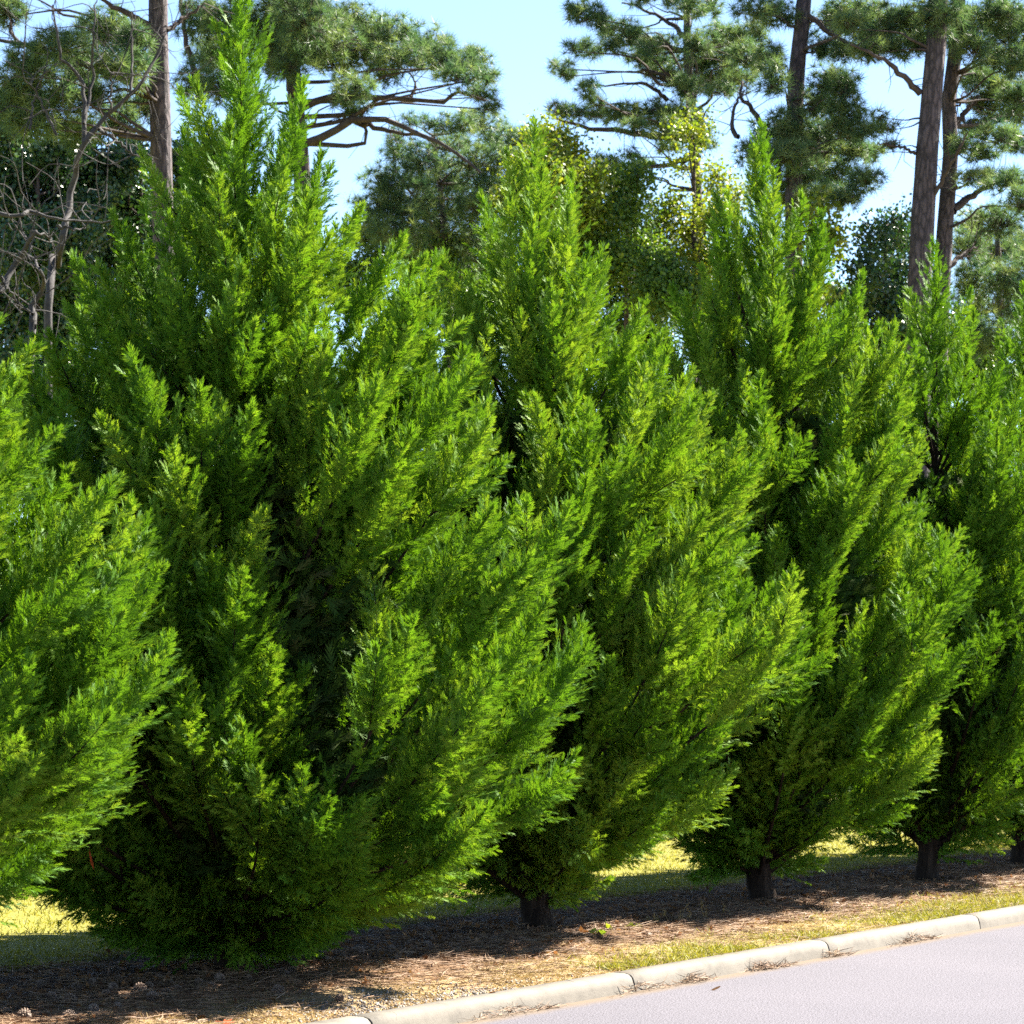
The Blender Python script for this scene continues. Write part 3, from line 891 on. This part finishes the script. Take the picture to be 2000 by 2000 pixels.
leafy('dull green tree behind the gap right of the biggest cypress', 52,
      [(720, 470, 50, 34), (800, 500, 60, 40), (880, 500, 60, 40), (960, 540, 70, 50), (860, 580, 90, 60), (1000, 600, 90, 60), (700, 560, 70, 60)],
      'green_leaf', 39, 0.075, 1.5)
leafy('dull green tree seen between the last spires of the row', 50,
      [(1640, 620, 60, 40), (1860, 700, 70, 40), (1900, 720, 70, 50), (1780, 700, 80, 50), (1960, 740, 80, 50), (1620, 700, 80, 60), (1470, 560, 60, 60), (1400, 640, 80, 60)],
      'green_leaf', 40, 0.075, 1.5)


def bare_tree(label, Y, lines, seed, twigs=40):
    rng = np.random.default_rng(seed)
    p0 = at(*lines[0][0][0], Y)
    org = np.array([p0[0], p0[1], 0.13])
    g = Geo()
    allp = []
    for j, (pts, r) in enumerate(lines):
        w_ = [at(px, py, Y + rng.uniform(-0.3, 0.3) * (i > 0)) for i, (px, py) in enumerate(pts)]
        if j == 0:
            w_ = [org + np.array([0, 0, -0.1])] + w_
        w_ = smooth_path(w_, 18)
        w_ = w_ + rng.normal(0, 0.012, w_.shape)
        tube(g, w_, r * (1 - 0.75 * np.linspace(0, 1, len(w_))) + 0.002, 6, wob=0.05, rng=rng)
        allp.append(w_[len(w_) // 4:])
    allp = np.concatenate(allp)
    for j in range(twigs):
        p = allp[rng.integers(len(allp))]
        d = norm(rng.standard_normal(3) * np.array([1, 0.6, 0.8]) + np.array([0, 0, 0.3])) * rng.uniform(0.3, 1.3)
        pl = smooth_path([p, p + d * 0.4 + rng.normal(0, 0.07, 3), p + d * 0.8 + rng.normal(0, 0.1, 3), p + d * 1.2 + rng.normal(0, 0.12, 3)], 9)
        tube(g, pl, np.linspace(0.008, 0.003, len(pl)), 4)
        e = pl[len(pl) // 2]
        for _ in range(2):
            d2 = norm(d + rng.standard_normal(3) * 0.6) * rng.uniform(0.15, 0.5)
            tube(g, [e, e + d2 * 0.5 + rng.normal(0, 0.02, 3), e + d2], [0.005, 0.004, 0.002], 3)
    root = empty('bare_tree', org)
    tag(root, label, 'tree', 'bare grey trees at the left')
    g.build('trunk', M['grey_bark'], root, origin=org, smooth=True)


bare_tree('leaning bare grey tree with forked twigs in front of the left pine trunk', 35,
          [([(96, 600), (112, 520), (124, 460), (134, 410), (145, 345), (160, 290), (190, 245), (235, 205), (265, 175), (295, 130), (320, 70)], 0.055),
           ([(165, 280), (163, 200), (158, 150), (120, 115), (112, 60), (105, 10)], 0.03),
           ([(163, 240), (180, 160), (182, 60), (190, -10)], 0.022),
           ([(190, 250), (235, 280), (270, 310)], 0.026), ([(215, 220), (218, 150), (222, 140)], 0.014),
           ([(255, 185), (258, 100), (255, 20)], 0.018), ([(110, 265), (75, 190), (40, 140)], 0.016), ([(60, 250), (70, 180), (100, 130)], 0.014)], 41, 36)
bare_tree('dead grey tree with crooked fallen limbs at the left edge', 33,
          [([(62, 700), (66, 640), (62, 600), (85, 560), (78, 530), (60, 500)], 0.05),
           ([(0, 570), (30, 520), (60, 465), (72, 455), (100, 470)], 0.04), ([(-20, 408), (40, 422), (60, 411), (110, 428), (160, 436), (225, 430)], 0.026),
           ([(0, 540), (25, 575), (45, 612)], 0.016), ([(115, 440), (140, 446), (170, 446)], 0.018), ([(60, 490), (40, 440), (48, 400)], 0.016)], 42, 34)

# ------------------------------------------------------------------ small things on the ground
def gp(px, py, z=0.15):
    """the ground point seen at this pixel of the photograph"""
    Y = F * (EYE - z) / (py - HOR)
    return np.array([(px - 1000.0) / F * Y, Y, z])


def to_uv(p):
    q = np.asarray(p)[..., :2] - KERB0
    return q @ UDIR, q @ VDIR


def on_ground(u, v):
    p = KERB0[None, :] + np.asarray(u)[:, None] * UDIR + np.asarray(v)[:, None] * VDIR
    return np.column_stack([p, ground_z(np.asarray(u), np.asarray(v))])


M['straw'] = solid_mat('pine_straw', [(0.3, (0.075, 0.037, 0.020)), (0.5, (0.18, 0.106, 0.060)), (0.7, (0.29, 0.205, 0.125))], 9, 4, 0.7)
M['dry_grass'] = leaf_mat('dry_grass', [(0.2, (0.18, 0.115, 0.05)), (0.6, (0.28, 0.20, 0.085)), (0.9, (0.25, 0.225, 0.06))], 0.3, (1.1, 1.05, 0.8), 0.7, 0.2)
M['green_grass'] = leaf_mat('green_grass', [(0.2, (0.080, 0.095, 0.012)), (0.5, (0.195, 0.195, 0.024)), (0.9, (0.32, 0.27, 0.05))], 0.35, (1.2, 1.15, 0.6), 0.6, 0.25)
M['cone'] = solid_mat('pine_cone', [(0.3, (0.07, 0.045, 0.032)), (0.7, (0.26, 0.19, 0.15))], 40, 4, 0.8)
M['leaf_litter'] = leaf_mat('fallen_leaf', [(0.2, (0.07, 0.028, 0.014)), (0.5, (0.16, 0.08, 0.034)), (0.9, (0.30, 0.18, 0.085))], 0.3, (1.2, 1.0, 0.7), 0.6, 0.3)
M['red_leaf'] = leaf_mat('red_leaf', [(0.2, (0.30, 0.05, 0.015)), (0.8, (0.48, 0.11, 0.03))], 0.35, (1.2, 0.9, 0.7), 0.55, 0.3)
M['stone'] = solid_mat('gravel', [(0.3, (0.10, 0.09, 0.085)), (0.7, (0.30, 0.275, 0.245))], 14, 3, 0.9)


def strands(name, pts, L, wd, lift, mat, rng, kind='stuff', flat=0.12, seg=2, tint=None, droop=0.3):
    """thin curved blades or needles lying on or standing from the ground"""
    n = len(pts)
    ang = rng.uniform(0, TAU, n)
    elev = np.abs(rng.normal(flat, flat * 0.6, n))
    d = np.column_stack([np.cos(ang) * np.cos(elev), np.sin(ang) * np.cos(elev), np.sin(elev)])
    Ls = L * rng.uniform(0.5, 1.2, n)
    side = norm(np.cross(d, np.array([0, 0, 1.0]) + 0.6 * rng.standard_normal((n, 3))))
    base = pts + np.array([0, 0, 1.0]) * rng.uniform(0, lift, (n, 1))
    curve = norm(rng.standard_normal((n, 3)) * np.array([1, 1, 0.2])) * 0.18 - np.array([0, 0, droop * 0.2])
    rows = []
    for k in range(seg + 1):
        s = k / seg
        c = base + (d * s + curve * s * s) * Ls[:, None]
        hw = wd * (1 - 0.75 * s) / 2
        rows += [c - side * hw, c + side * hw]
    v = np.stack(rows, 1)
    v[..., 2] = np.maximum(v[..., 2], base[:, None, 2] * 0 + pts[:, None, 2] + 0.001)
    W = 2 * (seg + 1)
    fs = np.array([(2 * k, 2 * k + 1, 2 * k + 3, 2 * k + 2) for k in range(seg)])
    f = (fs[None] + (np.arange(n) * W)[:, None, None]).reshape(-1, 4)
    g = Geo()
    g.add(v.reshape(-1, 3), f, np.repeat(np.clip(rng.normal(0.5, 0.22, n), 0, 1), W))
    return g.build(name, mat)


r9 = np.random.default_rng(77)
# pine straw over the bed and the verge
n = 70000
U = r9.uniform(-5.5, 16, n); V = np.clip(np.where(r9.random(n) < 0.55, r9.normal(1.15, 0.45, n), r9.uniform(1.3, 3.3, n)), 0.2, 3.3)
cl = np.sin(U * 2.1 + 3 * np.sin(V * 2.3)) + np.sin(U * 5.3 + V * 4.1) + r9.normal(0, 0.9, n)
keepm = cl > -0.4 - 0.8 * (V > 0.9)
o = strands('pine_straw', on_ground(U[keepm], V[keepm]), 0.17, 0.0042, 0.03, M['straw'], r9, flat=0.10)
tag(o, 'brown pine straw scattered over the planting bed beneath the cypress row', 'pine straw', kind='stuff')
# dry grass of the verge
n = 42000
U = r9.uniform(-5.0, 17, n); V = 0.17 + np.abs(r9.normal(0, 0.55, n))
cl = np.sin(U * 1.7 + 2 * np.sin(V * 3.1)) + np.sin(U * 4.7 - V * 5.2) + r9.normal(0, 0.7, n)
keepm = (cl > -0.3) & (V < 1.5)
o = strands('dry_grass', on_ground(U[keepm], V[keepm]), 0.055, 0.006, 0.004, M['dry_grass'], r9, flat=0.35)
tag(o, 'short straw-coloured dormant grass on the strip behind the kerb', 'grass', kind='stuff')
n = 30000
U = r9.uniform(0.2, 17, n); V = 0.165 + np.abs(r9.normal(0, 0.22 + 0.02 * np.clip(U, 0, 9), n))
cl = np.sin(U * 1.1 + 0.6) + 0.8 * np.sin(U * 3.9 + V * 4) + 0.16 * U + r9.normal(0, 0.5, n)
keepm = (cl > 0.35) & (V < 1.2)
o = strands('green_grass', on_ground(U[keepm], V[keepm]), 0.065, 0.007, 0.004, M['green_grass'], r9, flat=0.6)
tag(o, 'yellow-green grass growing along the back of the kerb', 'grass', kind='stuff')
n = 90000
U = r9.uniform(-3, 19, n); V = 3.1 + 11 * r9.random(n) ** 1.5
o = strands('lawn_grass', on_ground(U, V), 0.05, 0.009, 0.004, M['green_grass'], r9, flat=0.7)
tag(o, 'mown yellow-green lawn grass behind the cypress row', 'grass', kind='stuff')
# gravel spilt behind the kerb
g = Geo()
n = 1500
c = gp(745, 1958, 0.1); u0, v0 = to_uv(c)
U = u0 + r9.normal(0.1, 0.75, n); V = np.clip(0.2 + np.abs(r9.normal(0, 0.26, n)), 0.175, 1.0)
P = on_ground(U, V)
OCT = np.array([(1, 0, 0), (0, 1, 0), (-1, 0, 0), (0, -1, 0), (0, 0, 0.8), (0, 0, -0.6)], dtype=float)
OCF = np.array([(0, 1, 4), (1, 2, 4), (2, 3, 4), (3, 0, 4), (1, 0, 5), (2, 1, 5), (3, 2, 5), (0, 3, 5)])
d = norm(r9.standard_normal((n, 3))); wv, nv = frames(d, r9)
sz = 0.006 + 0.011 * r9.random(n) ** 2
instance(g, OCT * np.array([1, 0.75, 0.6]), OCF, P + np.array([0, 0, 0.004]), d, wv, nv, sz, r9.random(n))
tag(g.build('gravel', M['stone']), 'loose grey and white gravel on the sandy strip behind the kerb', 'gravel', kind='stuff')
# leaf and bark litter in the bed
g = Geo()
n = 9000
U = r9.uniform(-5.5, 15, n); V = np.clip(r9.normal(2.0, 0.55, n), 0.9, 3.2)
P = on_ground(U, V) + np.array([0, 0, 0.012])
d = norm(r9.standard_normal((n, 3)) * np.array([1, 1, 0.45])); wv, nv = frames(d, r9, None)
instance(g, LFV, LFF, P, d, wv, nv, r9.uniform(0.02, 0.055, n), np.clip(r9.normal(0.45, 0.25, n), 0, 1))
tag(g.build('leaf_litter', M['leaf_litter']), 'small brown leaf scraps littering the shaded bed under the trees', 'leaf litter', kind='stuff')


def cone_mesh():
    g = Geo()
    n = 13
    body = []
    for z, r in ((0, 0.004), (0.008, 0.017), (0.03, 0.023), (0.055, 0.017), (0.075, 0.004)):
        body.append([(r * math.cos(k * TAU / 9), r * math.sin(k * TAU / 9), z) for k in range(9)])
    b = np.array(body)
    i = np.arange(4)[:, None] * 9; j = np.arange(9)[None, :]
    g.add(b.reshape(-1, 3), np.stack([i + j, i + (j + 1) % 9, i + 9 + (j + 1) % 9, i + 9 + j], -1).reshape(-1, 4))
    for k in range(70):                                   # open scales in a spiral
        f = (k + 0.5) / 70
        z = 0.004 + 0.070 * f
        R = 0.036 * math.sin(math.pi * (0.16 + 0.8 * f)) ** 0.8
        a = k * 2.399963
        da = 0.22 + 0.10 * (1 - f)
        pt = lambda rr, aa, zz: (rr * math.cos(aa), rr * math.sin(aa), zz)
        v = [pt(R * 0.45, a - da * .6, z), pt(R * 0.45, a + da * .6, z), pt(R * 0.9, a + da, z + 0.008), pt(R * 1.12, a, z + 0.013), pt(R * 0.9, a - da, z + 0.008),
             pt(R * 1.0, a, z + 0.004)]
        g.add(v, [(0, 1, 5), (1, 2, 5), (2, 3, 5), (3, 4, 5), (4, 0, 5), (0, 4, 3), (0, 3, 2), (0, 2, 1)])
    return g.build('pine_cone', M['cone'])


cone0 = cone_mesh()
cones = [
    (655, 1942, 'pine cone lying alone on sunlit straw near the gravel and kerb'),
    (492, 1915, 'pine cone at the shadow edge right in front of the biggest cypress'),
    (530, 1937, 'pine cone on sunlit straw just below the shadow edge of the biggest cypress'),
    (575, 1900, 'darker pine cone in the shade at the right end of the biggest cypress skirt'),
    (545, 1905, 'pine cone tucked under the green skirt of the biggest cypress'),
]
shade = [(20, 1978), (60, 1990), (95, 1955), (120, 1985), (150, 1962), (175, 1975), (205, 1950), (230, 1968), (140, 1935), (70, 1930), (185, 1925),
         (260, 1945), (285, 1955), (300, 1932), (330, 1945), (240, 1918), (355, 1935), (380, 1925), (310, 1912), (405, 1932), (215, 1938), (40, 1905), (425, 1922),
         (640, 1882), (700, 1868), (760, 1858), (835, 1850), (905, 1842), (960, 1838)]
rc = random.Random(4)
for q, spec in enumerate(cones + [(a, b, None) for a, b in shade]):
    px, py, lab = spec
    p = gp(px, py)
    uq, vq = to_uv(p)
    o = cone0 if q == 0 else cone0.copy()
    if q: COL.objects.link(o)
    s = rc.uniform(0.65, 1.0)
    o.location = (p[0], p[1], float(ground_z(np.array([uq]), np.array([vq]))[0]) + 0.024 * s)
    o.rotation_euler = (math.radians(rc.uniform(70, 105)), rc.uniform(-0.3, 0.3), rc.uniform(0, TAU))
    o.scale = (s, s, s)
    if lab is None:
        lab = ('brown pine cone lying in the dark shade left of the biggest cypress' if px < 450
               else 'brown pine cone in the dark strip between the two nearest whole cypresses')
    tag(o, lab, 'pine cone', 'pine cones on the bed')


def leaf_mesh(mat, name='fallen_leaf', L=0.07, lobes=True):
    g = Geo()
    out = [(0, 0, 0)]
    if lobes:
        for a, r in ((-150, .35), (-105, .75), (-80, .45), (-50, 1.0), (-25, .5), (0, 1.15), (25, .5), (50, 1.0), (80, .45), (105, .75), (150, .35)):
            x, y = r * math.cos(math.radians(a)), r * math.sin(math.radians(a))
            out.append((x, y, 0.16 * (x * x + y * y) - 0.1 * abs(y)))
    else:
        for a in range(-180, 180, 36):
            x, y = 0.9 * math.cos(math.radians(a)) + .3, 0.42 * math.sin(math.radians(a))
            out.append((x, y, 0.25 * y * y + 0.1 * x * x))
    v = np.array(out) * L * 0.55
    k = len(v)
    f = [(0, i, i + 1) for i in range(1, k - 1)] + [(0, k - 1, 1)]
    g.add(v, f, 0.5)
    stem = np.array([(0, 0, 0), (-0.5, 0.06, 0.05), (-0.9, 0.1, 0.0)]) * L * 0.7
    tube(g, stem, 0.0015, 3)
    return g.build(name, mat)


red0 = leaf_mesh(M['red_leaf'])
brown0 = leaf_mesh(M['leaf_litter'], lobes=False)
leaves = [
    (red0, 440, 1987, 0.085, 'red-brown fallen leaf on sunlit sand near the bottom edge of the photo'),
    (red0, 620, 1893, 0.09, 'orange-red fallen leaf under the right end of the biggest cypress skirt'),
    (brown0, 345, 1893, 0.08, 'curled brown leaf in the shade under the biggest cypress'),
    (brown0, 160, 1945, 0.08, 'pale curled leaf in the shade left of the biggest cypress'),
    (brown0, 395, 1982, 0.09, 'dark curled leaf on sunlit sand beside the red leaf'),
    (brown0, 848, 1908, 0.12, 'long dark twig-like leaf on the sunlit verge left of the second trunk'),
    (brown0, 965, 1925, 0.07, 'grey-brown leaf by the gravel behind the kerb'),
    (red0, 1120, 1835, 0.07, 'small red leaf on straw in front of the cypress with the bare lower limb'),
    (brown0, 1365, 1818, 0.08, 'pale upturned leaf below the dry weed stalks'),
    (brown0, 1470, 1772, 0.08, 'pale leaf at the foot of the cypress with the thin spire'),
    (brown0, 1395, 1933, 0.07, 'thin grey leaf lying out on the road'),
]
used = set()
for src, px, py, L, lab in leaves:
    z = 0.004 if py > 1930 and px > 1300 else 0.15
    p = gp(px, py, z)
    if src.name in used:
        o = src.copy(); COL.objects.link(o)
    else:
        o = src; used.add(src.name)
    uq, vq = to_uv(p)
    zz = 0.006 if vq < 0 else float(ground_z(np.array([uq]), np.array([vq]))[0]) + 0.018
    o.location = (p[0], p[1], zz)
    s = L / 0.07
    o.scale = (s, s, s)
    o.rotation_euler = (rc.uniform(-0.5, 0.5), rc.uniform(-0.5, 0.5), rc.uniform(0, TAU))
    tag(o, lab, 'leaf', 'fallen leaves on the ground')
# a dead leaf caught in the foliage
o = leaf_mesh(M['red_leaf'], 'dead_leaf', 0.11, False)
o.location = tuple(at(176, 1674, 15.6)); o.rotation_euler = (0.4, math.radians(80), 0.3)
tag(o, 'rust-brown dead leaf caught in the dark lower left foliage of the biggest cypress', 'leaf')


def straw_clump(name, px, py, lab, n, spread, tail, seed, leafy_bits=4):
    """needles and scraps washed into the gutter"""
    rng = np.random.default_rng(seed)
    p = gp(px, py, 0.01)
    uq, vq = to_uv(p)
    U = uq + rng.normal(0, spread, n) + tail * rng.random(n) ** 2
    V = np.minimum(-0.012 - np.abs(rng.normal(0, 0.035, n)), -0.006)
    h = np.exp(-((U - uq) / (spread * 1.2)) ** 2) * 0.05
    q = KERB0[None] + U[:, None] * UDIR + V[:, None] * VDIR
    pts = np.column_stack([q, rng.random(n) * h + 0.003])
    g = Geo()
    ang = math.atan2(UDIR[1], UDIR[0]) + rng.normal(0, 0.5, n)
    el = np.abs(rng.normal(0.08, 0.22, n))
    d = np.column_stack([np.cos(ang) * np.cos(el), np.sin(ang) * np.cos(el), np.sin(el)]) * np.where(rng.random(n) < .5, 1, -1)[:, None]
    d[:, 2] = np.abs(d[:, 2])
    wv, nv = frames(d, rng)
    T = np.array([(0, -0.02, 0), (0, 0.02, 0), (0.55, 0.015, 0.05), (0.55, -0.015, 0.05), (1, 0, 0.02)], dtype=float)
    instance(g, T, np.array([(0, 1, 2), (0, 2, 3), (3, 2, 4)]), pts, d, wv, nv, rng.uniform(0.05, 0.13, n), rng.random(n))
    o = g.build(name, M['straw'])
    tag(o, lab, 'pine straw', 'straw heaps in the gutter')
    for _ in range(leafy_bits):
        pass
    return o


straw_clump('straw_clump', 1362, 1916, 'rust-brown heap of pine straw against the kerb face, nearest to the kerb joint', 200, 0.09, 0.15, 51)
straw_clump('straw_clump', 1455, 1890, 'largest rust-brown straw heap with grey leaf scraps in the gutter', 300, 0.11, 0.4, 52)
straw_clump('straw_clump', 1592, 1865, 'small yellowish straw heap under the second kerb joint', 130, 0.06, 0.2, 53)
straw_clump('straw_clump', 1290, 1935, 'thin streak of pine straw trailing along the gutter before the heaps', 130, 0.2, 0.2, 54)
straw_clump('straw_clump', 1740, 1835, 'long thin streak of straw in the far gutter toward the right edge', 240, 0.2, 0.25, 55)
straw_clump('straw_clump', 1060, 1985, 'faint streak of straw in the near gutter at the bottom of the photo', 150, 0.25, 0.3, 56)


def dry_weed(px, py, h, lab, seed, heads=3):
    rng = np.random.default_rng(seed)
    p = gp(px, py, 0.13)
    uq, vq = to_uv(p)
    p[2] = float(ground_z(np.array([uq]), np.array([vq]))[0]) - 0.01
    g = Geo()
    for k in range(heads):
        top = np.array([rng.normal(0, 0.05), rng.normal(0, 0.05), h * (1 if k == 0 else rng.uniform(0.5, 0.85))])
        pl = smooth_path([np.zeros(3), top * 0.5 + rng.normal(0, 0.012, 3), top], 8)
        tube(g, pl, np.linspace(0.004, 0.002, len(pl)), 4)
        for j in range(14):
            a = pl[-1] - np.array([0, 0, 0.045]) * rng.random()
            d = norm(rng.standard_normal(3) + np.array([0, 0, 0.8])) * rng.uniform(0.012, 0.03)
            s = norm(np.cross(d, rng.standard_normal(3))) * 0.004
            g.add([a - s, a + s, a + d], [(0, 1, 2)])
    for j in range(5):
        d = norm(np.array([rng.normal(), rng.normal(), 0.6])) * rng.uniform(0.06, 0.13)
        s = norm(np.cross(d, np.array([0, 0, 1.0]))) * 0.005
        g.add([-s, s, d], [(0, 1, 2)])
    o = g.build('dry_weed', M['dry_grass'], origin=(0, 0, 0))
    o.location = tuple(p)
    tag(o, lab, 'weed', 'dry weed stalks at the edge of the bed')


dry_weed(1284, 1808, 0.09, 'low bushy dry weed with reddish seed heads left of the pale stalks', 61, 6)
dry_weed(1310, 1805, 0.10, 'single thin pale weed stalk standing against the dark shade', 62, 1)
dry_weed(1335, 1806, 0.14, 'pale forked weed stalk with a white seed head against the dark shade', 63, 3)
dry_weed(1378, 1802, 0.16, 'tallest leaning weed with a reddish seed head', 64, 3)
dry_weed(1428, 1796, 0.11, 'thin greenish grass stalk right of the leaning reddish weed', 65, 2)


def green_weed(px, py, size, n, lab, seed, mat='green_leaf'):
    rng = np.random.default_rng(seed)
    p = gp(px, py, 0.13)
    g = Geo()
    pl = [np.zeros(3), np.array([0.01, 0, size * 0.6]), np.array([0.0, 0.01, size])]
    tube(g, pl, 0.003, 4)
    for k in range(n):
        z = size * rng.uniform(0.35, 1.05)
        d = norm(np.array([rng.normal(), rng.normal(), rng.normal() * 0.3])[None])
        wv, nv = frames(d, rng, np.array([0, 0, 2.0]))
        instance(g, LFV, LFF, np.array([[0.0, 0, z]]), d, wv, nv, np.array([rng.uniform(0.05, 0.09)]), np.array([rng.uniform(0.6, 1.0)]))
    o = g.build('weed', M[mat])
    o.location = (p[0], p[1], 0.12)
    tag(o, lab, 'weed', 'green weeds at the edge of the bed')


green_weed(1183, 1822, 0.09, 3, 'bright pale-green seedling under the right skirt of the cypress with bare limb', 71, 'yellow_leaf')
green_weed(1238, 1820, 0.05, 9, 'low yellow-green weed on the straw left of the dry stalks', 72, 'yellow_leaf')
green_weed(1165, 1828, 0.05, 7, 'low dark green weed at the foot of the cypress with bare limb', 73)
